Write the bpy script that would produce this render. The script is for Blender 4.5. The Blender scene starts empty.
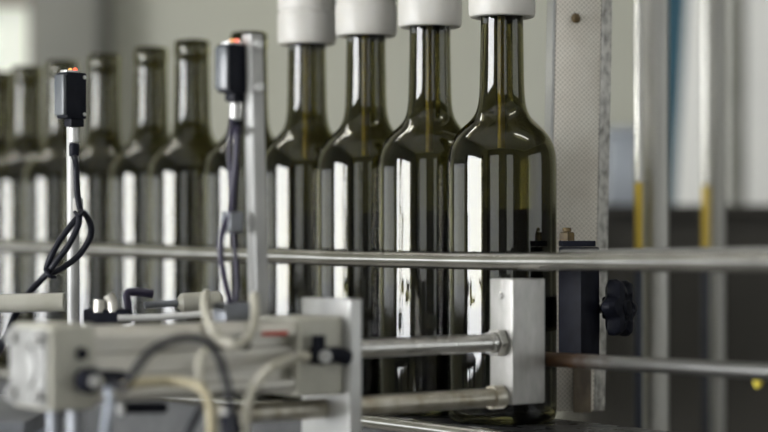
import bpy, bmesh, math, random
from mathutils import Vector, Matrix
random.seed(4)
PI = math.pi
F = 1975.0            # focal length in pixels (768 wide frame)
HZ = 236.0            # horizon row
ZC = 1.13             # camera height
S = bpy.context.scene
C = S.collection


def P(x, y, Y):
    return Vector(((x - 384) / F * Y, Y, ZC - (y - HZ) / F * Y))


def V(*a):
    return Vector(a)


U = V(.8, .6, 0)       # across the bottle row, away from the camera
W = V(-.6, .8, 0)      # along the bottle row, away to the left
Z = V(0, 0, 1)

# ------------------------------------------------------------------ materials


def mat(name, col, rough=.5, metal=0., **k):
    m = bpy.data.materials.new(name)
    m.use_nodes = True
    nt = m.node_tree
    b = nt.nodes['Principled BSDF']
    b.inputs['Base Color'].default_value = (*col, 1)
    b.inputs['Roughness'].default_value = rough
    b.inputs['Metallic'].default_value = metal
    for a, v in k.items():
        b.inputs[a.replace('_', ' ')].default_value = v
    m['b'] = 1
    return m


def nodes(m):
    return m.node_tree.nodes, m.node_tree.links, m.node_tree.nodes['Principled BSDF']


def noisy(m, col1, col2, scale=(30, 30, 30), rough=None, detail=4, lo=.35, hi=.65, bump=0.):
    n, l, b = nodes(m)
    tc = n.new('ShaderNodeTexCoord')
    mp = n.new('ShaderNodeMapping')
    mp.inputs['Scale'].default_value = scale
    nz = n.new('ShaderNodeTexNoise')
    nz.inputs['Scale'].default_value = 1
    nz.inputs['Detail'].default_value = detail
    l.new(tc.outputs['Object'], mp.inputs[0])
    l.new(mp.outputs[0], nz.inputs['Vector'])
    r = n.new('ShaderNodeValToRGB')
    r.color_ramp.elements[0].position = lo
    r.color_ramp.elements[1].position = hi
    r.color_ramp.elements[0].color = (*col1, 1)
    r.color_ramp.elements[1].color = (*col2, 1)
    l.new(nz.outputs['Fac'], r.inputs[0])
    l.new(r.outputs[0], b.inputs['Base Color'])
    if rough:
        mr = n.new('ShaderNodeMapRange')
        mr.inputs['To Min'].default_value = rough[0]
        mr.inputs['To Max'].default_value = rough[1]
        l.new(nz.outputs['Fac'], mr.inputs['Value'])
        l.new(mr.outputs[0], b.inputs['Roughness'])
    if bump:
        bp = n.new('ShaderNodeBump')
        bp.inputs['Strength'].default_value = bump
        bp.inputs['Distance'].default_value = .001
        l.new(nz.outputs['Fac'], bp.inputs['Height'])
        l.new(bp.outputs[0], b.inputs['Normal'])
    return m


steel = noisy(mat('brushed_steel', (.6, .59, .56), .28, 1), (.52, .51, .48), (.66, .65, .62), (60, 60, 900), (.22, .36))
rail_steel = noisy(mat('rail_steel', (.6, .59, .57), .3, 1), (.54, .53, .51), (.66, .65, .63), (40, 40, 40), (.17, .26))
dull_steel = noisy(mat('dull_steel', (.3, .3, .285), .5, .5), (.17, .17, .16), (.22, .22, .205), (60, 60, 60), (.45, .6))
satin = noisy(mat('satin_aluminium', (.62, .6, .54), .4, .8), (.58, .56, .5), (.66, .64, .58), (25, 25, 25), (.36, .5))
cast = noisy(mat('cast_aluminium', (.4, .38, .31), .5, .5), (.46, .45, .385), (.54, .53, .46), (60, 60, 60), (.45, .6), bump=.1)
face = noisy(mat('machined_face', (.3, .3, .3), .5, .15), (.27, .27, .26), (.33, .33, .32), (40, 40, 40), (.4, .5))
block = noisy(mat('worn_aluminium', (.6, .59, .56), .35, .55), (.4, .395, .37), (.5, .49, .47), (150, 150, 60), (.38, .5))
bright = noisy(mat('bright_zinc', (.6, .6, .6), .45, .6), (.48, .48, .47), (.57, .57, .55), (30, 30, 30), (.32, .42))
column_steel = noisy(mat('polished_steel', (.4, .39, .36), .35, .6), (.5, .49, .45), (.58, .57, .53), (20, 20, 4), (.3, .42))
white_pl = noisy(mat('white_plastic', (.78, .76, .71), .42, 0, Subsurface_Weight=.15), (.54, .525, .485), (.6, .585, .55), (60, 60, 30), (.36, .5))
white_pl.node_tree.nodes['Principled BSDF'].inputs['Subsurface Radius'].default_value = (.006, .005, .004)
black_pl = noisy(mat('black_plastic', (.008, .009, .014), .42), (.006, .007, .012), (.012, .013, .02), (80, 80, 80), (.36, .5))
navy_pl = noisy(mat('bracket_plastic', (.012, .015, .03), .5), (.004, .0045, .008), (.009, .010, .016), (90, 90, 90), (.45, .6))
black_rub = mat('black_cable', (.010, .011, .017), .45, 0, Specular_IOR_Level=.2)
purple_rub = mat('dark_violet_cable', (.013, .009, .032), .4)
hose_m = mat('milky_hose', (.5, .48, .4), .35, 0, Subsurface_Weight=.2)
hose_m.node_tree.nodes['Principled BSDF'].inputs['Subsurface Radius'].default_value = (.003, .003, .002)
amber_hose = mat('ochre_hose', (.5, .44, .28), .45)
lens_m = mat('grey_lens', (.1, .11, .12), .25)
brass = noisy(mat('brass_tube', (.95, .78, .16), .5, .9), (.95, .74, .14), (1, .84, .22), (60, 60, 60), (.42, .55))
brown = noisy(mat('stained_brass', (.25, .16, .05), .65, .15), (.045, .03, .012), (.14, .095, .035), (150, 150, 150))
wine_m = mat('dark_wine', (.012, .006, .009), .05)
belt_m = noisy(mat('wet_belt', (.02, .02, .022), .25), (.012, .012, .014), (.03, .03, .03), (60, 60, 60), (.1, .5), bump=.3)
dark_paint = noisy(mat('dark_machine_paint', (.05, .046, .038), .6), (.042, .039, .032), (.06, .055, .046), (6, 6, 3), (.5, .7))
slate = noisy(mat('slate_steel', (.2, .21, .23), .4, .5), (.17, .18, .2), (.24, .25, .27), (30, 30, 30), (.35, .5))
dark_slate = noisy(mat('dark_slate_paint', (.07, .072, .075), .55), (.05, .052, .055), (.09, .092, .095), (30, 30, 30), (.45, .6))
post_grey = noisy(mat('matt_zinc', (.42, .42, .41), .5, .25), (.39, .39, .38), (.47, .47, .455), (30, 30, 30), (.45, .55))
wall_m = noisy(mat('wall_paint', (.4, .41, .35), .85), (.42, .42, .35), (.45, .455, .39), (1.5, 1.5, 1.5))
door_m = noisy(mat('white_door_paint', (.86, .86, .82), .6), (.84, .84, .8), (.88, .88, .84), (3, 3, 3))
grey_paint = noisy(mat('grey_cabinet_paint', (.19, .19, .165), .6), (.16, .16, .14), (.19, .19, .165), (4, 4, 1.5))
dgrey_paint = mat('dark_grey_gasket', (.07, .07, .06), .7)
blue_m = noisy(mat('blue_sheet', (.03, .1, .17), .6), (.02, .075, .11), (.03, .1, .14), (4, 4, 4))
floor_m = noisy(mat('concrete_floor', (.25, .24, .22), .6), (.2, .19, .17), (.3, .29, .26), (4, 4, 4))
ceil_m = mat('ceiling_paint', (.6, .6, .57), .9)
red_m = mat('red_marking', (.5, .05, .03), .5)
yellow_m = mat('yellow_plastic', (.75, .62, .08), .45)


def emis(name, col, s):
    m = mat(name, col, .4)
    b = m.node_tree.nodes['Principled BSDF']
    b.inputs['Emission Color'].default_value = (*col, 1)
    b.inputs['Emission Strength'].default_value = s
    return m


led_red = emis('led_red', (1, .12, .05), 1.6)
led_orange = emis('led_orange', (1, .45, .12), 1.2)
pane_m = emis('bright_pane', (.97, .98, 1.0), 17)
pane4_m = emis('rail_fill_pane', (.95, .98, 1.0), 1.5)
pane3_m = emis('hazy_pane', (.95, .98, 1.0), 1.0)
hall_m = noisy(mat('hall_paint', (.2, .2, .19), .85), (.19, .19, .18), (.22, .22, .21), (1.5, 1.5, 1.5))
pane2_m = emis('frosted_pane', (.85, .88, .78), .2)

for q_ in (black_pl, navy_pl):
    q_.node_tree.nodes['Principled BSDF'].inputs['Specular IOR Level'].default_value = .1
belt_m.node_tree.nodes['Principled BSDF'].inputs['Specular IOR Level'].default_value = .25
# green bottle glass
glass_m = mat('olive_glass', (.205, .195, .095), .015, 0, IOR=1.5, Transmission_Weight=1.0)

# perforated cover: rows of small dots pressed in the sheet
perf_m = mat('perforated_sheet', (.62, .58, .5), .5, .3)
n, l, b = nodes(perf_m)
tc = n.new('ShaderNodeTexCoord')
mp = n.new('ShaderNodeMapping')
mp.inputs['Rotation'].default_value = (0, 0, 0)
sep = n.new('ShaderNodeSeparateXYZ')
l.new(tc.outputs['Object'], sep.inputs[0])


def mth(op, a, bb=None):
    k = n.new('ShaderNodeMath')
    k.operation = op
    for i, q in enumerate((a, bb)):
        if q is None:
            continue
        if isinstance(q, (int, float)):
            k.inputs[i].default_value = q
        else:
            l.new(q, k.inputs[i])
    return k.outputs[0]


kk = 2 * PI / .0036
sx = mth('SINE', mth('MULTIPLY', sep.outputs['X'], kk))
sz = mth('SINE', mth('MULTIPLY', sep.outputs['Z'], kk))
pr = mth('GREATER_THAN', mth('MULTIPLY', sx, sz), .34)
nz = n.new('ShaderNodeTexNoise')
nz.inputs['Scale'].default_value = 40
l.new(tc.outputs['Object'], nz.inputs['Vector'])
rp = n.new('ShaderNodeValToRGB')
rp.color_ramp.elements[0].position = .3
rp.color_ramp.elements[1].position = .7
rp.color_ramp.elements[0].color = (.68, .63, .55, 1)
rp.color_ramp.elements[1].color = (.8, .77, .69, 1)
l.new(nz.outputs['Fac'], rp.inputs[0])
mx = n.new('ShaderNodeMixRGB')
l.new(mth('MULTIPLY', pr, .55), mx.inputs[0])
l.new(rp.outputs[0], mx.inputs[1])
mx.inputs[2].default_value = (.2, .18, .14, 1)
l.new(mx.outputs[0], b.inputs['Base Color'])

edge_m = noisy(mat('scratched_edge', (.5, .49, .45), .45, .6), (.22, .21, .19), (.62, .61, .57), (300, 300, 120), (.35, .6), lo=.3, hi=.6)

# rail whose one end is rusty (object x runs along the rail from its rusty end)
rust_m = mat('rusty_rail', (.5, .5, .48), .35, 1)
n, l, b = nodes(rust_m)
tc = n.new('ShaderNodeTexCoord')
nz = n.new('ShaderNodeTexNoise')
nz.inputs['Scale'].default_value = 120
l.new(tc.outputs['Object'], nz.inputs['Vector'])
ds = n.new('ShaderNodeVectorMath')
ds.operation = 'LENGTH'
l.new(tc.outputs['Object'], ds.inputs[0])
f1 = mth('ADD', ds.outputs['Value'], mth('MULTIPLY', mth('SUBTRACT', nz.outputs['Fac'], .5), .05))
mr = n.new('ShaderNodeMapRange')
mr.inputs['From Min'].default_value = .035
mr.inputs['From Max'].default_value = .075
l.new(f1, mr.inputs['Value'])
mx = n.new('ShaderNodeMixRGB')
l.new(mr.outputs[0], mx.inputs[0])
mx.inputs[1].default_value = (.06, .028, .011, 1)
mx.inputs[2].default_value = (.3, .3, .295, 1)
l.new(mx.outputs[0], b.inputs['Base Color'])
l.new(mr.outputs[0], b.inputs['Metallic'])
b.inputs['Roughness'].default_value = .38

# ------------------------------------------------------------------ builders


def bevel_all(bm, w, seg=2):
    if w:
        bmesh.ops.bevel(bm, geom=[e for e in bm.edges], offset=w, segments=seg, affect='EDGES', profile=.6, clamp_overlap=True)


def merge(dst, src):
    me = bpy.data.meshes.new('tmp')
    src.to_mesh(me)
    src.free()
    dst.from_mesh(me)
    bpy.data.meshes.remove(me)


def box(c, h, ax=(V(1, 0, 0), V(0, 1, 0), Z), bev=0., into=None, seg=2):
    """box at centre c, half sizes h, along three axes"""
    bm = bmesh.new()
    bmesh.ops.create_cube(bm, size=2)
    bmesh.ops.scale(bm, vec=h, verts=bm.verts)
    bevel_all(bm, bev, seg)
    m = Matrix((ax[0], ax[1], ax[2])).transposed().to_4x4()
    m.translation = c
    bmesh.ops.transform(bm, matrix=m, verts=bm.verts)
    if m.determinant() < 0:
        bmesh.ops.reverse_faces(bm, faces=bm.faces)
    if into is not None:
        merge(into, bm)
        return into
    return bm


def bx(x0, x1, y0, y1, z0, z1, bev=0., into=None):
    return box(V((x0 + x1) / 2, (y0 + y1) / 2, (z0 + z1) / 2), ((x1 - x0) / 2, (y1 - y0) / 2, (z1 - z0) / 2), bev=bev, into=into)


def frame_of(d):
    d = d.normalized()
    a = Z if abs(d.z) < .9 else V(1, 0, 0)
    x = a.cross(d).normalized()
    return x, d.cross(x).normalized(), d


def lathe(prof, c=V(0, 0, 0), axis=Z, seg=48, into=None, lobes=None, closed=False):
    """profile of (radius, height) turned round an axis; radius 0 makes a pole"""
    bm = bmesh.new()
    x, y, d = frame_of(axis)
    rings = []
    for r, h in prof:
        if r <= 1e-9:
            rings.append([bm.verts.new(c + d * h)])
        else:
            rings.append([bm.verts.new(c + d * h + (x * math.cos(t) + y * math.sin(t)) * (r * (lobes(t, h) if lobes else 1)))
                          for t in (2 * PI * k / seg for k in range(seg))])
    pairs = list(zip(rings, rings[1:]))
    if closed:
        pairs.append((rings[-1], rings[0]))
    for a, bb in pairs:
        for k in range(seg):
            k2 = (k + 1) % seg
            if len(a) == 1 and len(bb) == 1:
                continue
            if len(a) == 1:
                bm.faces.new((a[0], bb[k2], bb[k]))
            elif len(bb) == 1:
                bm.faces.new((a[k], a[k2], bb[0]))
            else:
                bm.faces.new((a[k], a[k2], bb[k2], bb[k]))
    bmesh.ops.recalc_face_normals(bm, faces=bm.faces)
    if into is not None:
        merge(into, bm)
        return into
    return bm


def cyl(a, bb, r, into=None, seg=24, bev=0.):
    h = (bb - a).length
    e = min(bev, r * .5)
    p = [(0, 0), (r - e, 0), (r, e), (r, h - e), (r - e, h), (0, h)] if e else [(0, 0), (r, 0), (r, h), (0, h)]
    return lathe(p, a, bb - a, seg, into)


def spline(pts, n=10):
    q = [pts[0]] + list(pts) + [pts[-1]]
    out = []
    for i in range(1, len(q) - 2):
        p0, p1, p2, p3 = q[i - 1:i + 3]
        for k in range(n):
            t = k / n
            out.append(.5 * (2 * p1 + (p2 - p0) * t + (2 * p0 - 5 * p1 + 4 * p2 - p3) * t * t + (3 * p1 - p0 - 3 * p2 + p3) * t ** 3))
    out.append(pts[-1].copy())
    return out


def tube(pts, r, seg=12, n=10, smooth=True, into=None):
    bm = bmesh.new()
    p = spline(pts, n) if smooth else pts
    d0 = (p[1] - p[0]).normalized()
    x, y, _ = frame_of(d0)
    rings = []
    for i, q in enumerate(p):
        d = (p[min(i + 1, len(p) - 1)] - p[max(i - 1, 0)]).normalized()
        x = (x - d * x.dot(d)).normalized()
        y = d.cross(x)
        rings.append([bm.verts.new(q + (x * math.cos(t) + y * math.sin(t)) * r) for t in (2 * PI * k / seg for k in range(seg))])
    for a, bb in zip(rings, rings[1:]):
        for k in range(seg):
            bm.faces.new((a[k], a[(k + 1) % seg], bb[(k + 1) % seg], bb[k]))
    bm.faces.new(rings[0][::-1])
    bm.faces.new(rings[-1])
    bmesh.ops.recalc_face_normals(bm, faces=bm.faces)
    if into is not None:
        merge(into, bm)
        return into
    return bm


def wpos(o):
    p = V(0, 0, 0)
    while o is not None:
        p += o.location
        o = o.parent
    return p


def obj(name, bm, m, parent=None, origin=None, smooth=35):
    """link a world-space bmesh as ONE mesh object (its origin at `origin` when top-level)"""
    me = bpy.data.meshes.new(name)
    off = wpos(parent) if parent else (origin or V(0, 0, 0))
    bmesh.ops.translate(bm, vec=-off, verts=bm.verts)
    bm.to_mesh(me)
    bm.free()
    me.materials.append(m)
    for p in me.polygons:
        p.use_smooth = True
    me.set_sharp_from_angle(angle=math.radians(smooth))
    o = bpy.data.objects.new(name, me)
    C.objects.link(o)
    if parent:
        o.parent = parent
    else:
        o.location = off
    return o


def tag(o, label, cat, group=None, kind=None):
    o['label'] = label
    o['category'] = cat
    if group:
        o['group'] = group
    if kind:
        o['kind'] = kind
    return o


def thing(name, loc, label, cat, group=None):
    o = bpy.data.objects.new(name, None)
    o.empty_display_size = .02
    C.objects.link(o)
    o.location = loc
    return tag(o, label, cat, group)


def struct(name, bm, m, label=None, cat=None, parent=None):
    o = obj(name, bm, m, parent)
    if not parent:
        o['kind'] = 'structure'
        if label:
            o['label'] = label
            o['category'] = cat
    return o


# ------------------------------------------------------------------ the room
YB = 3.4      # far wall
XL = -2.6     # left wall
struct('floor', bx(XL - .1, 4.2, -2.5, YB + .1, -.1, 0), floor_m, 'grey concrete floor of the bottling room', 'floor')
struct('ceiling', bx(XL - .1, 4.2, -2.5, YB + .1, 3.2, 3.3), ceil_m, 'pale ceiling of the bottling room', 'ceiling')
struct('wall_back', bx(XL, 4.2, YB, YB + .1, 0, 3.2), wall_m, 'plain grey green wall behind the bottling line', 'wall')
# left wall with an opening for the tall window
wy0, wy1, wz0, wz1 = -1.15, .95, .68, 1.8
vy0, vy1, vz0, vz1 = 1.3, 3.2, .95, 1.4
bm = bmesh.new()
bx(XL - .1, XL, -2.5, wy0, 0, 3.2, into=bm)
bx(XL - .1, XL, wy1, vy0, 0, 3.2, into=bm)
bx(XL - .1, XL, vy1, YB, 0, 3.2, into=bm)
bx(XL - .1, XL, vy0, vy1, 0, vz0, into=bm)
bx(XL - .1, XL, vy0, vy1, vz1, 3.2, into=bm)
bx(XL - .1, XL, wy0, wy1, 0, wz0, into=bm)
bx(XL - .1, XL, wy0, wy1, wz1, 3.2, into=bm)
ry0, ry1, rz0, rz1 = -1.6, 1.2, .8, 2.3
rm = bmesh.new()
bx(4.2, 4.3, -2.6, ry0, 0, 3.2, into=rm)
bx(4.2, 4.3, ry1, YB + .1, 0, 3.2, into=rm)
bx(4.2, 4.3, ry0, ry1, 0, rz0, into=rm)
bx(4.2, 4.3, ry0, ry1, rz1, 3.2, into=rm)
struct('wall_right', rm, hall_m, 'dull grey right wall of the bottling room', 'wall')
fz0, fz1 = .75, 2.25
fwin = [(-2.0, -.6), (.5, 1.5)]
fm = bmesh.new()
bx(XL - .1, 4.3, -2.6, -2.5, 0, fz0, into=fm)
bx(XL - .1, 4.3, -2.6, -2.5, fz1, 3.2, into=fm)
xe = [XL - .1] + [q for p in fwin for q in p] + [4.3]
for k in range(0, len(xe), 2):
    bx(xe[k], xe[k + 1], -2.6, -2.5, fz0, fz1, into=fm)
struct('wall_front', fm, hall_m, 'dull grey wall behind the camera with a row of windows', 'wall')
for k, (fa_, fb_) in enumerate(fwin):
    fm = bmesh.new()
    for q in ((fa_, fa_ + .03, fz0, fz1), (fb_ - .03, fb_, fz0, fz1), (fa_, fb_, fz0, fz0 + .03), (fa_, fb_, fz1 - .03, fz1)):
        bx(q[0], q[1], -2.57, -2.49, q[2], q[3], into=fm)
    fo = struct('window_%d' % (k + 3), fm, door_m, ('left window' if k == 0 else 'right window') + ' in the wall behind the camera', 'window')
    obj('pane', bx(fa_ + .03, fb_ - .03, -2.545, -2.54, fz0 + .03, fz1 - .03), pane3_m, fo)
struct('wall_left', bm, wall_m, 'side wall with one tall bright window', 'wall')
bm = bmesh.new()
for a in ((wy0, wy0 + .03, wz0, wz1), (wy1 - .03, wy1, wz0, wz1), (wy0, wy1, wz0, wz0 + .03), (wy0, wy1, wz1 - .03, wz1)):
    bx(XL - .07, XL + .01, *a, into=bm)
lm = bmesh.new()
for a in ((vy0, vy0 + .03, vz0, vz1), (vy1 - .03, vy1, vz0, vz1), (vy0, vy1, vz0, vz0 + .03), (vy0, vy1, vz1 - .03, vz1)):
    bx(XL - .07, XL + .01, *a, into=lm)
lo = struct('window_6', lm, door_m, 'added hazy window in the left wall, fill light for the rails', 'window')  # unseen window, added so the steel rails have something bright to reflect
obj('pane', bx(XL - .045, XL - .04, vy0 + .03, vy1 - .03, vz0 + .03, vz1 - .03), pane4_m, lo)
lm = bmesh.new()
for a in ((ry0, ry0 + .03, rz0, rz1), (ry1 - .03, ry1, rz0, rz1), (ry0, ry1, rz0, rz0 + .03), (ry0, ry1, rz1 - .03, rz1)):
    bx(4.19, 4.27, *a, into=lm)
lo = struct('window_5', lm, door_m, 'added wide hazy window in the right wall, fill light for the rods', 'window')  # unseen window, added to light the rods and right-facing sides
obj('pane', bx(4.235, 4.24, ry0 + .03, ry1 - .03, rz0 + .03, rz1 - .03), pane3_m, lo)
win = struct('window_1', bm, door_m, 'tall bright window in the side wall', 'window')
obj('pane', bx(XL - .045, XL - .04, wy0 + .03, wy1 - .03, wz0 + .03, wz1 - .03), pane_m, win)

# small frosted window in the far wall, at the left edge of the picture
a, c = P(-480, 6, YB - .02), P(29, 110, YB - .02)
bm = bmesh.new()
fw = .018
for q in ((a.x - fw, c.x + fw, a.z, a.z + fw * 2), (a.x - fw, c.x + fw, c.z - fw, c.z), (a.x - fw, a.x, c.z, a.z), (c.x, c.x + fw, c.z, a.z)):
    bx(q[0], q[1], YB - .03, YB, q[2], q[3], into=bm)
win2 = struct('window_2', bm, noisy(mat('brown_frame', (.25, .22, .17), .6), (.22, .19, .15), (.28, .25, .2)), 'pale frosted window in the far wall', 'window')
obj('pane', bx(a.x, c.x, YB - .012, YB - .006, c.z, a.z), pane2_m, win2)

# white door leaf in the far wall behind the steel columns
a, c = P(671, 0, YB), P(900, 0, YB)
bm = bx(a.x, c.x, YB - .04, YB, 0, 2.1, .004)
door = struct('door_1', bm, door_m, 'white door in the far wall behind the steel columns', 'door')
obj('door_handle', cyl(V(c.x - .08, YB - .04, 1.0), V(c.x - .08, YB - .1, 1.0), .012, bev=.003), steel, door)

# ------------------------------------------------------------------ things far behind
# grey control cabinet, hazy at the left
a, c = P(31, 0, 3.32), P(105, 0, 3.32)
cab = thing('control_cabinet', V((a.x + c.x) / 2, 3.36, 0), 'tall dull grey cabinet standing behind the left bottles beside the pale window', 'cabinet')
obj('body', bx(a.x, c.x, 3.32, YB - .001, 0, 2.2, .004), grey_paint, cab)
obj('door', bx(a.x + .003, c.x - .012, 3.305, 3.319, .1, 2.15, .003), grey_paint, cab)
obj('gasket', bx(c.x - .011, c.x + .001, 3.306, 3.3195, .1, 2.15), dgrey_paint, cab)

# dark low machine cabinet across the right
zt = P(0, 205, 2.5).z
x0 = P(585, 0, 2.5).x
lowc = thing('machine_cabinet', V(x0 + .5, 2.7, 0), 'long dark brown machine cabinet behind the steel columns at right', 'cabinet')
obj('body', bx(x0, x0 + 1.3, 2.5, 2.9, 0, zt - .012, .003), dark_paint, lowc)
obj('worktop', bx(x0 - .01, x0 + 1.31, 2.485, 2.91, zt - .012, zt, .003), dark_paint, lowc)
for k in range(2):
    xx = x0 + .33 + k * .62
    d = obj('door', bx(xx - .29, xx + .29, 2.488, 2.4995, .1, zt - .03, .003), dark_paint, lowc)
    obj('handle', cyl(V(xx + .2, 2.478, .72), V(xx + .2, 2.478, .86), .006, bev=.002), dark_paint, d)

# small steel box standing on that cabinet
a = P(613, 137, 2.6)
e = P(634, 137, 2.6)
tbx = thing('junction_box', V((a.x + e.x) / 2, 2.62, zt), 'small bluish steel box standing on the dark cabinet, right of the perforated post', 'box')
bm = bx(a.x - .01, e.x, 2.56, 2.66, zt, a.z, .004)
bl = noisy(mat('pale_blue_steel', (.5, .54, .6), .35, .3), (.45, .49, .54), (.54, .58, .64), (8, 8, 8))
obj('body', bm, bl, tbx)
obj('lid', bx(a.x - .012, e.x + .002, 2.558, 2.662, a.z, a.z + .012, .003), bl, tbx)

# blue strip hanging beside the door
bm = bmesh.new()
Yb = 3.05
top, bot = [P(662, -60, Yb), P(691, -60, Yb)], [P(664, 207, Yb), P(675, 207, Yb)]
vs = []
for dy in (0, .02):
    vs.append([bm.verts.new(q + V(0, dy, 0)) for q in (top[0], top[1], bot[1], bot[0])])
bm.faces.new(vs[0]); bm.faces.new(vs[1][::-1])
for k in range(4):
    bm.faces.new((vs[0][k], vs[1][k], vs[1][(k + 1) % 4], vs[0][(k + 1) % 4]))
bmesh.ops.recalc_face_normals(bm, faces=bm.faces)
tag(obj('hanging_sheet', bm, blue_m, origin=bot[0]), 'dark blue tapering sheet hanging between the two steel columns', 'sheet')

# dull pipe on the far wall in front of the white door
a = P(736, 0, 3.2)
pipe = thing('wall_pipe', V(a.x, 3.2, 0), 'wide dull grey pipe rising against the white door at far right', 'pipe')
obj('pipe_run', cyl(V(a.x, 3.2, 0), V(a.x, 3.2, 3.2), .0165, seg=32), noisy(mat('pipe_paint', (.3, .3, .26), .5), (.28, .28, .24), (.33, .33, .29)), pipe)
for zz in (.4, 1.9):
    obj('clamp', lathe([(.017, 0), (.0195, 0), (.0195, .03), (.017, .03)], V(a.x, 3.2, zz), Z, 32, closed=True), steel, pipe)

# ------------------------------------------------------------------ machine base, canopy and columns
base = thing('bottling_machine', V(.35, 1.75, 0), 'dark painted machine base below the steel columns', 'machine')
obj('deck', bx(-.05, 1.1, 1.56, 2.2, .80, .85, .004), dark_paint, base)
for x, y in ((0, 1.6), (1.05, 1.6), (0, 2.15), (1.05, 2.15)):
    obj('leg', bx(x - .03, x + .03, y - .03, y + .03, 0, .80, .003), dark_paint, base)


chrome = mat('chrome', (.5, .49, .45), .24, 1)
gold_reflection = mat('painted_gold_reflection', (.5, .36, .06), .3, .8)  # yellow reflection on the shaft, put into the colour
dark_steel = mat('blackened_steel', (.05, .055, .075), .35, .6)


def column(x, w, Y, sx_, sw, sy0, sy1, label):
    c = P(x, 0, Y)
    r = w * Y / F / 2
    t = thing('steel_column', V(c.x, Y, .85), label, 'column', 'upright steel columns behind the bottles')
    obj('tube', cyl(V(c.x, Y, .862), V(c.x, Y, 1.5795), r, seg=48), column_steel, t)
    obj('flange', cyl(V(c.x, Y, .8505), V(c.x, Y, .862), r * 1.8, seg=48, bev=.002), steel, t)
    r2 = sw * Y / F / 2
    y2 = Y - r - r2 - .002
    q = P(sx_, 0, y2).x
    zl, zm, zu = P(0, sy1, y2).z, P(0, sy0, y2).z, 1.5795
    sh = obj('shaft', cyl(V(q, y2, .8505), V(q, y2, zu), r2, seg=32), chrome, t)
    obj('painted_band', cyl(V(q, y2, zl), V(q, y2, zm), r2 * 1.06, seg=32, bev=.0005), gold_reflection, sh)  # band added to carry the golden reflection as colour
    obj('painted_band', cyl(V(q, y2, .90), V(q, y2, zl - .0005), r2 * 1.06, seg=32, bev=.0005), dark_steel, sh)
    return t


column(656, 26, 1.70, 638.5, 8.5, 182, 258, 'thick polished steel column just right of the perforated post and star knob')
column(717, 15, 2.0, 706, 8, 185, 258, 'thinner polished steel column in front of the white door')

canopy = thing('filler_canopy', V(.1, 1.6, 1.58), 'steel beam of the filler above the filling heads', 'beam')
row0 = V(.0824, 1.39, 0)
bm = box(row0 + W * .20 + V(0, 0, 1.475), (.03, .3, .022), (U, W, Z), .003)
obj('manifold', bm, steel, canopy)
obj('top_plate', bx(-.15, .75, 1.40, 2.1, 1.5805, 1.6, .003), steel, canopy)
for s in (-.05, .25):
    obj('hanger', cyl(row0 + W * s + V(0, 0, 1.497), row0 + W * s + V(0, 0, 1.5805), .012), steel, canopy)

# ------------------------------------------------------------------ conveyor
cv = thing('conveyor', V(row0.x - .1, row0.y + .15, 0), 'low dark conveyor carrying the row of wine bottles', 'conveyor')
cmid = row0 + W * .42
half = .62
obj('belt', box(cmid + V(0, 0, .994), (.043, half, .006), (U, W, Z), .002), belt_m, cv)
bm = bmesh.new()
obj('side_panel', box(cmid - U * .0465 + V(0, 0, .945), (.003, half, .045), (U, W, Z), .001), dark_slate, cv)
obj('side_panel', box(cmid + U * .0465 + V(0, 0, .945), (.003, half, .05), (U, W, Z), .001), slate, cv)
obj('edge_tube', tube([cmid - U * .0553 - W * half + V(0, 0, .996), cmid - U * .0553 + W * half + V(0, 0, .9985)], .0055, smooth=False, seg=16), rail_steel, cv)
obj('bed', box(cmid + V(0, 0, .93), (.043, half, .03), (U, W, Z), .001), slate, cv)
for s in (-.5, .5):
    for q in (-1, 1):
        c = cmid + W * s + U * .03 * q
        obj('leg', bx(c.x - .012, c.x + .012, c.y - .012, c.y + .012, 0, .8995, .002), slate, cv)

# ------------------------------------------------------------------ bottles
OUT = [(0, 16), (10, 14.5), (19, 9), (26, 3), (30, .4), (33, 0), (35.6, 1.2), (37, 4), (37.5, 9), (37.5, 60), (37.5, 120), (37.5, 172), (37.5, 179), (37.3, 184.5), (36.6, 189.5), (35.3, 194),
       (33.3, 198.3), (30.6, 202.3), (27.2, 206), (23.6, 209.4), (20.4, 212.8), (18.1, 216.6), (16.6, 221.5), (15.8, 228), (15.4, 236), (15.2, 246), (14.9, 262), (14.7, 276), (14.5, 286.5),
       (15.1, 287.3), (15.2, 288.5), (15.2, 297.5), (14.6, 299.4), (13.4, 300), (11.4, 300)]
INN = [(9.8, 298.5), (9.5, 292), (10.4, 280), (11.2, 262), (11.8, 246), (12.2, 236), (12.8, 227), (13.8, 220.5), (15.6, 214.8), (18.4, 210.6), (21.8, 207.2), (25.2, 203.8), (28.4, 200), (31.0, 196), (32.8, 192),
       (33.9, 187.5), (34.4, 182), (34.5, 175), (34.5, 160), (34.5, 100), (34.5, 14), (33.2, 9), (30, 6.5), (26, 8), (19, 14), (10, 19.5), (0, 21)]
RS = .001027
glass_bm = lathe([(r * RS, h / 1000) for r, h in OUT + INN], seg=72)
LEVEL = 147
WN = [(0, 21.4), (10, 19.9), (19, 14.4), (26, 8.5), (30, 7), (33, 9.4), (34.2, 14), (34.25, 60), (34.25, LEVEL + .8), (33.2, LEVEL), (0, LEVEL)]
wine_bm = lathe([(r * RS, h / 1000) for r, h in WN], seg=72)

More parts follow.
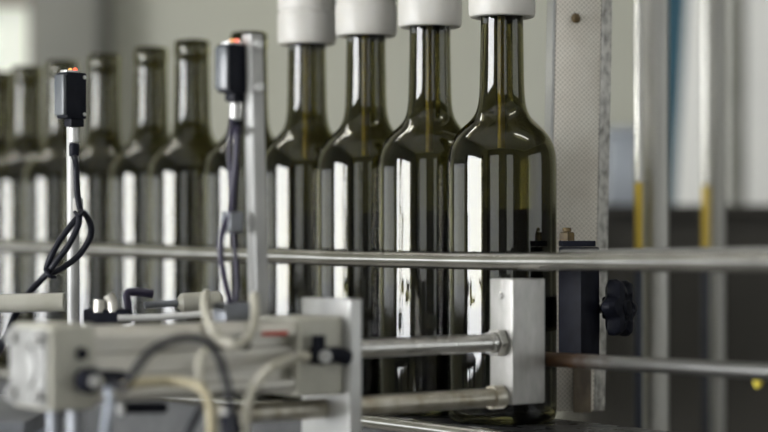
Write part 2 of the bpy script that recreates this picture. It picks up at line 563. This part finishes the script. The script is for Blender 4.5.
xs = [502, 430, 366, 307, 249, 192, 151, 104, 62, 27, -2]
SITES = []
for i, x in enumerate(xs):
    Y = 1.39 + .066 * i
    SITES.append(V((x - 384) * Y / F, Y, 1.0003))
B_LABEL = ['nearest green wine bottle, under the rightmost filling head, its wine level showing',
           'green wine bottle second from the right under a white filling head',
           'green wine bottle third from the right under a white filling head',
           'green wine bottle under the leftmost white filling head, just right of the sensor post',
           'open bottle half hidden behind the flat sensor post',
           'open green bottle just left of the flat sensor post',
           'open green bottle second to the left of the flat sensor post',
           'blurred open bottle just right of the sensor on the thin pole',
           'blurred open bottle behind the black sensor on the thin pole',
           'blurred open bottle just left of the sensor on the thin pole',
           'blurred open bottle cut by the left edge of the picture']
b0 = obj('wine_bottle', glass_bm, glass_m, smooth=60)
w0 = obj('wine', wine_bm, wine_m, b0, smooth=40)
for i, s in enumerate(SITES):
    if i == 0:
        o = b0
    else:
        o = b0.copy()
        C.objects.link(o)
        if i < 4:
            w = w0.copy()
            C.objects.link(w)
            w.parent = o
    o.location = s
    o.rotation_euler.z = random.uniform(0, 6)
    tag(o, B_LABEL[i], 'bottle', 'filled bottles under the filling heads' if i < 4 else 'open bottles waiting on the conveyor')

# ------------------------------------------------------------------ filling heads (white bells with a brass spout)
H_LABEL = ['white filling head over the nearest bottle, beside the perforated post', 'white filling head over the second bottle from the right',
           'white filling head over the third bottle from the right', 'leftmost white filling head, right of the sensor post']
head = None
for i in range(4):
    s = SITES[i]
    if i == 0:
        head = thing('filling_head', V(s.x, s.y, s.z + .286), '', 'filling head')
        o = head
        c = V(s.x, s.y, s.z)
        pr = [(16.0, 284.6), (17, 283.6), (20.5, 283), (22.6, 283.8), (23.4, 286.1), (23.6, 289.6), (23.6, 306.6), (23.2, 308), (22.3, 308.8), (22.3, 310), (23.2, 311),
              (23.5, 312.5), (23.5, 332), (22.8, 334), (18, 336), (16.5, 340), (16.5, 360), (0, 360), (0, 356), (12, 354), (16, 340), (16, 302)]
        obj('bell', lathe([(r / 1000, h / 1000) for r, h in pr], c, Z, 56, closed=True), white_pl, head)
        obj('spout', cyl(c + V(-.0005, 0, .192), c + V(-.0005, 0, .3555), .0026, seg=20), brass, head)
        obj('stem', cyl(c + V(0, 0, .3602), c + V(0, 0, .4525), .009), steel, head)
    else:
        o = head.copy()
        C.objects.link(o)
        o.location = V(s.x, s.y, s.z + .286)
        for ch in head.children:
            q = ch.copy()
            C.objects.link(q)
            q.parent = o
    tag(o, H_LABEL[i], 'filling head', 'white filling heads above the bottles')

# ------------------------------------------------------------------ guide rails along the row
pts = []
for x, y, Y in ((-60, 245.5, 1.965), (20, 247.5, 1.838), (110, 250, 1.722), (180, 253, 1.634), (300, 256.7, 1.497), (345, 258.4, 1.452), (480, 261, 1.326), (570, 261.6, 1.247), (720, 262, 1.122), (850, 262.3, 1.03)):
    pts.append(P(x, y, Y))
gr = thing('guide_rail', pts[0], 'long round steel rail running in front of all the bottles', 'rail')
obj('rail_tube', tube(pts, .0060, seg=24, n=8), rail_steel, gr)
bp_ = [P(563, 257.5, 1.262), P(640, 256.5, 1.198), P(720, 256, 1.131), P(850, 255, 1.039)]
obj('backing_bar', tube(bp_, .0050, seg=16), dull_steel, gr)

O = V(-.01164, 1.21, 0)      # a point on the cylinder's axis (plan)


def M(u, v, z):
    return O + U * u + W * v + V(0, 0, z)


a = M(.109 + .0375, 0.004, 1.049)
e = a - W * .34 + V(0, 0, .0045)
lr = thing('guide_rail', a, 'short lower steel rail at right, rusty where it leaves the stop block', 'rail')
obj('rail_tube', tube([a, (a + e) / 2, e], .0048, seg=24), rust_m, lr)
pt = P(757, 381, 1.135)
yp = obj('plug', lathe([(0, 0), (.0012, .0006), (.0026, .0030), (.0030, .0045), (0, .0052)], pt - V(0, 0, .0045), V(.15, 0, 1), 16), yellow_m, lr)
yp['label'] = 'tiny yellow plug'

# ------------------------------------------------------------------ post with perforated sheet, bracket and star knob
Yp = 1.47
pa = math.radians(14)
px_, py_ = V(math.cos(pa), math.sin(pa), 0), V(-math.sin(pa), math.cos(pa), 0)
pc = P(575, 0, Yp)
lean = V(.012, 0, 1).normalized()
ax = (px_, py_, Z)
post = thing('perforated_post', V(pc.x, Yp, .998), 'pale upright post faced with perforated sheet behind the nearest bottle', 'post')
zc0, zc1 = 1.0, 1.5803
ctr = V(pc.x - .001, Yp, (zc0 + zc1) / 2)


def leaning(bm):
    sh = Matrix.Identity(4)
    sh[0][2] = .019
    bmesh.ops.transform(bm, matrix=Matrix.Translation(V(0, 0, 1.2)) @ sh @ Matrix.Translation(V(0, 0, -1.2)), verts=bm.verts)
    return bm


hw = .0178
bm = box(ctr, (hw, .006, (zc1 - zc0) / 2), ax, .0008)
leaning(bm)
shp = obj('perforated_face', bm, perf_m, post)
# object-space pattern wants x across the face: fine, the post is only turned a little
bm = bmesh.new()
box(ctr + px_ * (hw + .0045) + py_ * .006, (.0042, .012, (zc1 - zc0) / 2), ax, .0008, into=bm)
leaning(bm)
obj('side_channel', bm, edge_m, post)
bm = box(ctr - px_ * (hw + .0014) + py_ * .001, (.0012, .007, (zc1 - zc0) / 2), ax, .0003)
leaning(bm)
obj('edge_strip', bm, bright, post)
sp = P(576, 18, Yp - .008)
bm = lathe([(0, .0025), (.0018, .0022), (.0034, .001), (.0038, 0), (0, 0)], sp, -py_, 20)
obj('screw', bm, brown, post)

Yk = 1.335
br = thing('rail_bracket', P(582, 355, Yk), 'black plastic bracket clamped to the post behind the rails, carrying the knob', 'bracket')
cb = P(582, 310, Yk)
ang = math.radians(42)
ba = (V(math.cos(ang), math.sin(ang), 0), V(-math.sin(ang), math.cos(ang), 0), Z)
zb, ztp = P(0, 358, Yk).z, P(0, 247, Yk).z
near = P(581, 0, Yk)
cen = V(near.x, near.y, (zb + ztp) / 2) + ba[0] * .0095 + ba[1] * .0105
obj('body', box(cen, (.0095, .0105, (ztp - zb) / 2), ba, .0012), navy_pl, br)
obj('arm', box(V(cen.x + .006, cen.y + .052, cen.z - .01), (.010, .036, .012), bev=.001), navy_pl, br)
pl = P(577, 244, Yk + .02)
obj('clamp_plate', box(V(pl.x, pl.y, ztp + .0022), (.0115, .013, .002), bev=.0006), black_pl, br)
nb = P(567, 238, Yk + .02)
nut = obj('nut', lathe([(0, 0), (.0056, 0), (.0056, .005), (.0046, .0058), (0, .0058)], V(nb.x, nb.y, ztp + .0043), Z, 6), brown, br, smooth=30)
obj('bolt', cyl(V(nb.x, nb.y, ztp + .0102), V(nb.x, nb.y, ztp + .0132), .003, bev=.0006), brown, nut)
obj('tail', box(P(582, 388, Yp - .014), (.0066, .004, .018), bev=.001), noisy(mat('brown_bar', (.16, .12, .08), .5, .3), (.1, .08, .06), (.2, .16, .11), (120, 120, 60)), br)
# star knob
kc = P(605, 308, 1.36)
ka = V(.86, -.5, .03).normalized()


def lob(t, h):
    return 1 + .17 * math.cos(6 * t + .4)


kn = obj('star_knob', lathe([(0, 0), (.007, 0), (.008, .003), (.0155, .005), (.0185, .0075), (.0188, .0125), (.0165, .016), (.010, .0175), (.0085, .016), (0, .016)], kc, ka, 72, lobes=lob), black_pl, br)
obj('stud', cyl(kc - ka * .012, kc - ka * .0002, .0035, bev=.0005), steel, kn)
obj('knob_cap', lathe([(0, .0185), (.005, .018), (.0066, .0165), (0, .0163)], kc, ka, 24), navy_pl, kn)

# ------------------------------------------------------------------ pneumatic cylinder that drives the stop block
ZA = 1.0590
air = thing('pneumatic_cylinder', M(-.13, 0, .97), 'big blurred aluminium air cylinder in front, pushing a square stop block on two rods', 'pneumatic cylinder')
AX = (U, W, Z)


def ucyl(u0, u1, v, z, r, **k):
    return cyl(M(u0, v, z), M(u1, v, z), r, **k)


# barrel: a grooved extrusion
h = .0205
half_prof = [(-h, -h), (-h + .008, -h), (-.006, -h), (-.005, -h + .004), (.005, -h + .004), (.006, -h), (h - .006, -h), (h, -h + .006)]
prof = []
side = [(-h + .004, -h), (-.0135, -h), (-.0132, -h + .0085), (-.0070, -h + .0085), (-.0060, -h + .0025), (.0050, -h + .0025), (.0060, -h + .0085), (.0122, -h + .0085), (.0130, -h), (h - .004, -h)]
for k in range(4):
    t = k * PI / 2
    for a_, b_ in side:
        prof.append((a_ * math.cos(t) - b_ * math.sin(t), a_ * math.sin(t) + b_ * math.cos(t)))
bm = bmesh.new()
r0 = [bm.verts.new(M(-.198, p[0], ZA + p[1])) for p in prof]
r1 = [bm.verts.new(M(-.065, p[0], ZA + p[1])) for p in prof]
for k in range(len(prof)):
    k2 = (k + 1) % len(prof)
    bm.faces.new((r0[k], r0[k2], r1[k2], r1[k]))
bm.faces.new(r0[::-1]); bm.faces.new(r1)
bmesh.ops.recalc_face_normals(bm, faces=bm.faces)
brl = obj('barrel', bm, satin, air)
obj('marking', box(M(-.080, -.0207, ZA + .0145), (.009, .0002, .0012), AX), red_m, brl)

for u0, u1, m in ((-.226, -.1981, cast), (-.0649, -.0322, cast)):
    cap = obj('end_cap', box(M((u0 + u1) / 2, 0, ZA), ((u1 - u0) / 2, .0232, .0232), AX, .003, seg=3), m, air)
    if u0 < -.2:
        obj('end_face', box(M(u0 - .0012, 0, ZA), (.001, .021, .021), AX, .0006), face, cap)
        for sv in (-1, 1):
            for sz_ in (-1, 1):
                obj('bolt', lathe([(0, 0), (.0036, 0), (.004, .0006), (.004, .003), (.0034, .0036), (.002, .0036), (.0018, .0018), (0, .0018)], M(u0 - .0024, .0155 * sv, ZA + .0155 * sz_), -U, 20), bright, cap)
        obj('boss', lathe([(0, 0), (.0125, 0), (.0125, .0012), (.0118, .0015), (.0108, .0010), (.0100, .0014), (0, .0014)], M(u0 - .0024, 0, ZA), -U, 40), face, cap)
# mounting plate
obj('mounting_plate', box(M(-.0275, -.003, 1.045), (.0045, .0255, .0475), AX, .0012), bright, air)
obj('mounting_foot', box(M(-.0275, -.003, .984), (.016, .0255, .0132), AX, .0012), slate, air)
# rods, nut, stop block
obj('piston_rod', ucyl(-.0228, .1088, 0, 1.0612, .0058, bev=.0008, seg=32), steel, air)
stained = noisy(mat('stained_rod', (.5, .47, .38), .38, .9), (.36, .32, .24), (.56, .54, .47), (90, 90, 90), (.3, .5))
obj('guide_rod', ucyl(-.105, .1088, -.001, 1.0262, .0060, bev=.0008, seg=32), stained, air)
sb = obj('stop_block', box(M(.123, 0, 1.0620), (.0139, .0115, .0404), AX, .0012), block, air)
obj('nut', lathe([(0, 0), (.0088, 0), (.0095, .0006), (.0095, .0052), (.0088, .006), (0, .006)], M(.1027, 0, 1.0612), U, 6), steel, sb, smooth=25)
obj('collar', lathe([(.0060, 0), (.0068, 0), (.0068, .004), (.0060, .004)], M(.098, 0, 1.0612), U, 24, closed=True), steel, sb)
obj('collar', lathe([(.0062, 0), (.0076, 0), (.0076, .009), (.0062, .009)], M(.0995, -.001, 1.0262), U, 24, closed=True), stained, sb)
bm = lathe([(0, 0), (.0022, 0), (.0022, .0005), (.0014, .0012), (0, .0012)], M(.1088, -.001, 1.0915), -U, 16)
obj('screw', bm, rail_steel, sb)
# supports under the left cap
for dv in (-.012, .012):
    obj('support_rod', cyl(M(-.205, dv, .972), M(-.205, dv, ZA - .0233), .0046, bev=.0006), slate, air)
obj('foot_plate', box(M(-.205, 0, .9705), (.02, .03, .0015), AX), slate, air)
# air fittings on the near side
f1 = M(-.205, -.0236, 1.052)
f = obj('air_fitting', cyl(f1, f1 - W * .010, .0072, bev=.001), black_pl, air)
obj('ring', lathe([(.0012, .0), (.0036, .0), (.0036, .003), (.0012, .003)], f1 - W * .0102, -W, 24, closed=True), bright, f)
obj('elbow', tube([f1 - W * .007 + U * .006, f1 - W * .007 + U * .014, f1 - W * .007 + U * .020 - Z * .001], .0055), black_pl, f)
f2 = M(-.0555, -.0236, 1.060)
f = obj('air_fitting', cyl(f2, f2 - W * .011, .0052, bev=.001), black_pl, air)
obj('ring', lathe([(.0016, .0), (.0036, .0), (.0036, .003), (.0016, .003)], f2 - W * .0112, -W, 24, closed=True), bright, f)
obj('elbow', tube([f2 - W * .006 + U * .005, f2 - W * .006 + U * .013, f2 - W * .006 + U * .021 - Z * .002], .0048), black_pl, f)
obj('elbow', tube([f2 - W * .006 + Z * .005, f2 - W * .006 + Z * .012], .004), black_pl, f)
pu = obj('port', cyl(M(-.2075, -.0233, 1.0665), M(-.2075, -.0262, 1.0665), .0034, bev=.0005), black_pl, air)
pf = M(-.1045, -.0192, 1.0690)
obj('hose_fitting', cyl(pf, pf - W * .0085, .0042, bev=.0008), black_pl, air)
# reed switch under the barrel
s0, s1 = M(-.176, -.012, 1.0345), M(-.148, -.012, 1.0335)
f = obj('reed_switch', cyl(s0, s1, .0032, bev=.0008), black_pl, air)
obj('ring', cyl(s0 - U * .0017, s0 - U * .0002, .004), bright, f)

# frame beam that carries the cylinder
fb = thing('support_stand', M(-.12, 0, 0), 'slate grey steel stand under the air cylinder', 'stand')
obj('beam', box(M(-.12, 0, .949), (.15, .035, .0198), AX, .003), slate, fb)
for s in (-.24, 0):
    obj('leg', box(M(s, 0, .4642), (.02, .02, .4642), AX, .002), slate, fb)
tb = thing('side_table', V(-.36, 1.27, 0), 'slate grey steel plate at lower left, behind the end of the air cylinder', 'table')
obj('table_plate', bx(-.52, -.2165, 1.19, 1.40, 1.008, 1.018, .002), slate, tb)
for x, y in ((-.5, 1.21), (-.24, 1.21), (-.5, 1.38), (-.24, 1.38)):
    obj('leg', bx(x - .012, x + .012, y - .012, y + .012, 0, 1.0078, .002), slate, tb)

# ------------------------------------------------------------------ hoses and cables round the cylinder


def line(name, pts, r, m, label, cat, group=None):
    return tag(obj(name, tube(pts, r, seg=14), m, origin=pts[0]), label, cat, group)


line('air_hose', [P(206, 294, 1.22), P(205, 304, 1.19), P(206, 313, 1.135), P(211, 327, 1.103), P(222, 340, 1.099), P(236, 345, 1.096), P(249, 336, 1.110), P(255, 316, 1.138), P(254, 296, 1.17)],
     .0029, hose_m, 'milky hose hanging in a loop over the top of the air cylinder', 'hose', 'milky air hoses on the cylinder')
e2 = f2 - W * .0 - U * .0064 - W * .0055
line('air_hose', [e2, e2 - U * .010 - W * .001, P(272, 368, 1.09), P(256, 384, 1.085), P(248, 404, 1.085), P(245, 428, 1.09), P(244, 450, 1.1)],
     .0029, hose_m, 'milky hose dropping from the fitting at the right end of the air cylinder', 'hose', 'milky air hoses on the cylinder')
line('air_hose', [P(208, 349, 1.098), P(201, 358, 1.082), P(200, 374, 1.078), P(204, 392, 1.075), P(213, 410, 1.08), P(216, 440, 1.1)],
     .0026, hose_m, 'milky hose running down the middle of the air cylinder beside the black cable', 'hose', 'milky air hoses on the cylinder')
line('air_hose', [P(124, 386, 1.052), P(145, 382, 1.066), P(170, 381, 1.075), P(192, 384, 1.068), P(204, 392, 1.063), P(210, 410, 1.06), P(211, 440, 1.06)],
     .0024, amber_hose, 'ochre hose lying along the lower side of the air cylinder', 'hose')
line('air_hose', [P(108, 390, 1.045), P(110, 400, 1.035), P(107, 420, 1.035), P(102, 450, 1.04)],
     .0024, mat('grey_blue_hose', (.3, .33, .38), .4), 'short grey blue hose hanging below the left fitting of the air cylinder', 'hose')
line('signal_cable', [P(112, 384, 1.045), P(124, 388, 1.035), P(133, 374, 1.03), P(150, 352, 1.03), P(176, 339, 1.03), P(200, 339, 1.03), P(217, 354, 1.03), P(226, 380, 1.03), P(231, 408, 1.03), P(234, 450, 1.03)],
     .0021, black_rub, 'black cable arching across the front of the air cylinder', 'cable')
line('signal_cable', [P(203, 404, 1.082), P(196, 418, 1.07), P(186, 438, 1.07), P(178, 470, 1.08)],
     .002, black_rub, 'short black cable dropping below the middle of the air cylinder', 'cable')
pc_ = P(216, 420, 1.05)
pg = thing('cable_plug', pc_, 'small black and white cable plug below the arching black cable', 'plug')
obj('body', cyl(P(228, 414, 1.05), P(234, 436, 1.05), .0056, bev=.001), black_pl, pg)
obj('tip', cyl(P(227, 409, 1.05), P(227.8, 413.4, 1.05), .0042, bev=.0006), bright, pg)

# thin tie rod and pale tube behind the cylinder
line('steel_rod', [P(118, 318, 1.27), P(160, 317, 1.27), P(218, 313, 1.27)], .0022, bright, 'thin bright rod above the top edge of the air cylinder', 'rod')
ivory = noisy(mat('ivory_tube', (.5, .47, .39), .45), (.36, .35, .29), (.43, .42, .36), (40, 40, 40))
line('pale_tube', [P(-40, 304, 1.30), P(20, 303, 1.30), P(64, 302, 1.30)], .0062, ivory, 'thick ivory tube entering from the left edge behind the air cylinder', 'tube')
cp = thing('tube_connector', P(200, 302, 1.30), 'ivory tube connector above the middle of the air cylinder, left of the hose loop', 'connector')
q0, q1 = P(178, 303, 1.30), P(222, 300, 1.31)
obj('body', cyl(q0, q1, .0062, bev=.0025), ivory, cp)
obj('stem', cyl(q0 - (q1 - q0) * .75, q0 - (q1 - q0) * .003, .0022, bev=.0005), slate, cp)

# ------------------------------------------------------------------ photoelectric sensors


def sensor(px0, py0, py1, Y, label, rotk=0.):
    """housing whose near vertical edge stands at px0"""
    k = Y / F
    hgt = (py1 - py0) * k
    c0 = P(px0, py1, Y)
    t = thing('photoelectric_sensor', c0, label, 'sensor', 'small black photoelectric sensors')
    ca, sa = math.cos(rotk), math.sin(rotk)
    u = V(U.x * ca - U.y * sa, U.x * sa + U.y * ca, 0)
    w = V(W.x * ca - W.y * sa, W.x * sa + W.y * ca, 0)
    du, dw = .0165, .0115
    mid = c0 + u * du / 2 + w * dw / 2
    bm = box(mid + Z * (hgt / 2), (du / 2, dw / 2, hgt / 2), (u, w, Z), .0012)
    box(mid + u * .002 - Z * .0025, (du * .33, dw * .35, .0028), (u, w, Z), .0008, into=bm)
    hs = obj('housing', bm, black_pl, t)
    obj('lens', box(mid - u * (du / 2 + .0012) + Z * (hgt * .5), (.0014, dw * .44, hgt * .44), (u, w, Z), .0008), lens_m, t)
    for zz in (.1, .9):
        obj('screw', lathe([(0, 0), (.0014, 0), (.0012, .0006), (0, .0008)], mid + u * (du * .38) - w * (dw / 2 + .00005) + Z * (hgt * zz), -w, 14), bright, t)
    top = mid + Z * (hgt + .0001)
    obj('top_cover', box(top - u * .0015 + Z * .0006, (du * .33, dw * .3, .0008), (u, w, Z), .0003), bright, t)
    obj('indicator_light', lathe([(0, .002), (.0011, .0016), (.0016, 0), (0, 0)], top + u * .0030 + Z * .0015, Z, 14), led_red, t)
    obj('indicator_light', lathe([(0, .0016), (.0011, .0012), (.0015, 0), (0, 0)], top - u * .0012 + Z * .0015, Z, 14), led_orange, t)
    cb = mid + u * .002 - Z * .0056
    obj('connector', cyl(cb - Z * .0105, cb - Z * .0, .0037, bev=.0006), bright, t)
    obj('boot', lathe([(0, 0), (.0030, 0), (.0034, .001), (.0036, .007), (.0030, .0088), (0, .009)], cb - Z * .0197, Z, 20), black_pl, t)
    return t, cb - Z * .0195


YL = 1.325
sl, endl = sensor(67, 71.5, 118, YL, 'black photoelectric sensor on top of the thin round pole', .16)
YR = 1.185
sr, endr = sensor(230, 43, 92, YR, 'blurred black photoelectric sensor fixed to the side of the flat post', .2)

# thin round pole behind the left sensor
pb = P(73, 330, YL + .022)
pole = thing('sensor_pole', V(pb.x, pb.y, 1.04), 'thin round steel pole holding the left sensor, wrapped by looped cable', 'pole')
ptop = P(73, 100, YL + .022)
obj('rod', tube([P(73.5, 345, YL + .022), P(72.5, 78, YL + .022)], .0042, smooth=False, seg=24), post_grey, pole)
cl = P(78, 205, YL + .012)
obj('cable_clip', box(cl, (.0032, .003, .0048), bev=.0012), white_pl, pole)
obj('pole_clamp', box(P(84, 340, YL + .022), (.022, .014, .0075), (U, W, Z), .002), slate, pole)
obj('pole_foot', box(P(73, 366, YL + .022) , (.005, .005, .012), bev=.001), slate, pole)

# dark clutter at the pole's foot: a small valve with two ports
vb = P(108, 322, 1.28)
valve = thing('air_valve', vb, 'small grey and black air valve at the foot of the thin pole', 'valve')
obj('body', box(P(108, 316, 1.28), (.015, .008, .0045), bev=.0015), navy_pl, valve)
obj('port', tube([P(99, 312, 1.275), P(100, 300, 1.275)], .0042), satin, valve)
obj('port', tube([P(113, 312, 1.275), P(112, 302, 1.275), P(108, 295, 1.275)], .0036), satin, valve)
line('air_hose', [P(129, 316, 1.285), P(128, 305, 1.285), P(127, 294, 1.287), P(136, 292, 1.29), P(152, 294, 1.295)], .0028, purple_rub, 'short dark violet hose rising from the small air valve', 'hose')

# cables of the left sensor
t0 = endl
line('sensor_cable', [t0, P(76, 165, YL), P(77, 190, YL - .001), P(79, 204, YL - .004), P(80, 214, YL - .004), P(72, 224, YL - .006), P(60, 240, YL - .006), P(51, 257, YL - .006), P(47, 268, YL - .004), P(50, 273, YL),
                      P(62, 268, YL + .002), P(78, 256, YL + .004), P(89, 240, YL + .004), P(91, 227, YL + .002), P(86, 215, YL - .001), P(80, 213, YL - .009), P(78, 226, YL - .012), P(68, 246, YL - .012), P(56, 262, YL - .011),
                      P(48, 273, YL - .008), P(40, 281, YL - .006), P(28, 294, YL - .01), P(16, 314, YL - .02), P(6, 336, YL - .03), P(-8, 366, YL - .04), P(-20, 400, YL - .05)],
     .0021, black_rub, 'black cable looped beside the thin pole and trailing off to the left', 'cable', 'looped sensor cables')
bm = tube([P(84, 211, YL - .011), P(79, 216, YL - .016), P(75, 212, YL - .010)], .0012)
tag(obj('cable_tie', bm, black_pl, origin=P(79, 214, YL - .01)), 'black tie gathering the loops of cable on the thin pole', 'cable tie')
bm = tube([P(45, 269, YL - .011), P(50, 276, YL - .013), P(55, 277, YL - .009)], .0014)
tag(obj('cable_tie', bm, black_pl, origin=P(50, 275, YL - .01)), 'black tie at the lower end of the left cable loops', 'cable tie')

# flat post with the right sensor
bpa = math.radians(38)
fa = (V(math.cos(bpa), math.sin(bpa), 0), V(-math.sin(bpa), math.cos(bpa), 0), Z)
fpost = thing('sensor_post', P(258, 330, 1.2), 'flat bright steel post carrying the right sensor, in front of the bottles', 'post')
Yf = 1.19
t_, b_ = P(251, 33, Yf), P(258, 350, Yf)
shx = (t_.x - b_.x) / (t_.z - b_.z)
nearx = b_
hh = (t_.z - b_.z) / 2
wu, wv = .0088, .0098
bm = box(V(nearx.x, Yf, b_.z + hh) + fa[0] * wu / 2 + fa[1] * wv / 2, (wu / 2, wv / 2, hh), fa, .001)
sh = Matrix.Identity(4)
sh[0][2] = shx
bmesh.ops.transform(bm, matrix=Matrix.Translation(V(0, 0, b_.z)) @ sh @ Matrix.Translation(V(0, 0, -b_.z)), verts=bm.verts)
obj('bar', bm, post_grey, fpost)
for yy, xx in ((44, 257.5), (87, 258.5)):
    q = P(xx, yy, Yf + .0018)
    obj('bolt', lathe([(0, 0), (.003, 0), (.0032, .0008), (.0028, .002), (0, .0024)], q, -fa[1], 18), bright, fpost)
obj('bar_foot', box(P(261, 356, Yf + .004), (.010, .008, .004), fa, .001), slate, fpost)

YC = YR - .004
line('sensor_cable', [endr, P(237, 130, YR), P(236, 160, YR), P(233, 190, YR), P(231, 212, YR - .002), P(224, 226, YR - .003), P(220.5, 244, YR - .004), P(222, 266, YR - .004), P(227, 288, YR - .003), P(232, 306, YR)],
     .002, purple_rub, 'dark violet cable hanging from the right sensor beside the flat post', 'cable', 'looped sensor cables')
line('sensor_cable', [P(232, 118, YR + .009), P(229, 150, YR + .009), P(231, 185, YR + .008), P(233, 214, YR + .006), P(234, 240, YR + .006), P(236, 262, YR + .006), P(237, 285, YR + .006), P(236, 306, YR + .006)],
     .0014, purple_rub, 'straighter dark violet cable nearest the flat post', 'cable', 'looped sensor cables')
bm = box(P(232, 222, YR + .002), (.0052, .005, .0062), fa, .0015)
tag(obj('cable_clamp', bm, slate, origin=P(232, 222, YR)), 'dark clamp gathering the cables beside the flat post', 'clamp')
bm = box(P(234, 313, YR + .006), (.011, .007, .0065), fa, .002)
tag(obj('cable_socket', bm, slate, origin=P(234, 318, YR)), 'dark socket on the air cylinder where the violet cables end', 'socket')

# ------------------------------------------------------------------ light and camera
w = bpy.data.worlds.new('World')
S.world = w
w.use_nodes = True
bg = w.node_tree.nodes['Background']
bg.inputs[0].default_value = (.93, .96, 1, 1)
bg.inputs[1].default_value = 1.0


def lamp(x, y, label):
    t = thing('unseen_ceiling_light', V(x, y, 3.19), label, 'light', 'long ceiling lights')
    obj('housing', bx(x - .65, x + .65, y - .09, y + .09, 3.15, 3.1995, .005), door_m, t)
    obj('diffuser', bx(x - .62, x + .62, y - .07, y + .07, 3.14, 3.1495, .003), lamp_m, t)


lamp_m = emis('lamp_diffuser', (1, .98, .94), 16)
lamp(-.4, 2.2, 'long ceiling light over the bottles')
lamp(-1.5, 2.5, 'added long ceiling light brightening the far wall at left')  # unseen light, added to lift the left part of the far wall
lamp(1.4, .8, 'long ceiling light over the right side')

cam = bpy.data.cameras.new('Camera')
co = bpy.data.objects.new('Camera', cam)
C.objects.link(co)
co.location = (0, 0, ZC)
co.rotation_euler = (PI / 2, 0, 0)
cam.sensor_width = 36
cam.lens = F / 768 * 36
cam.shift_y = (HZ - 216) / 768
cam.clip_start = .02
cam.dof.use_dof = True
cam.dof.focus_distance = 1.365
cam.dof.aperture_fstop = 3.6
S.camera = co

S.view_settings.view_transform = 'Standard'
S.view_settings.look = 'None'
S.view_settings.gamma = 1
S.view_settings.exposure = .14
S.view_settings.use_curve_mapping = False
cy = S.cycles
cy.use_denoising = True
cy.max_bounces = 20
cy.transmission_bounces = 16
cy.glossy_bounces = 10
cy.diffuse_bounces = 4
cy.caustics_reflective = False
cy.caustics_refractive = True
cy.sample_clamp_indirect = 6
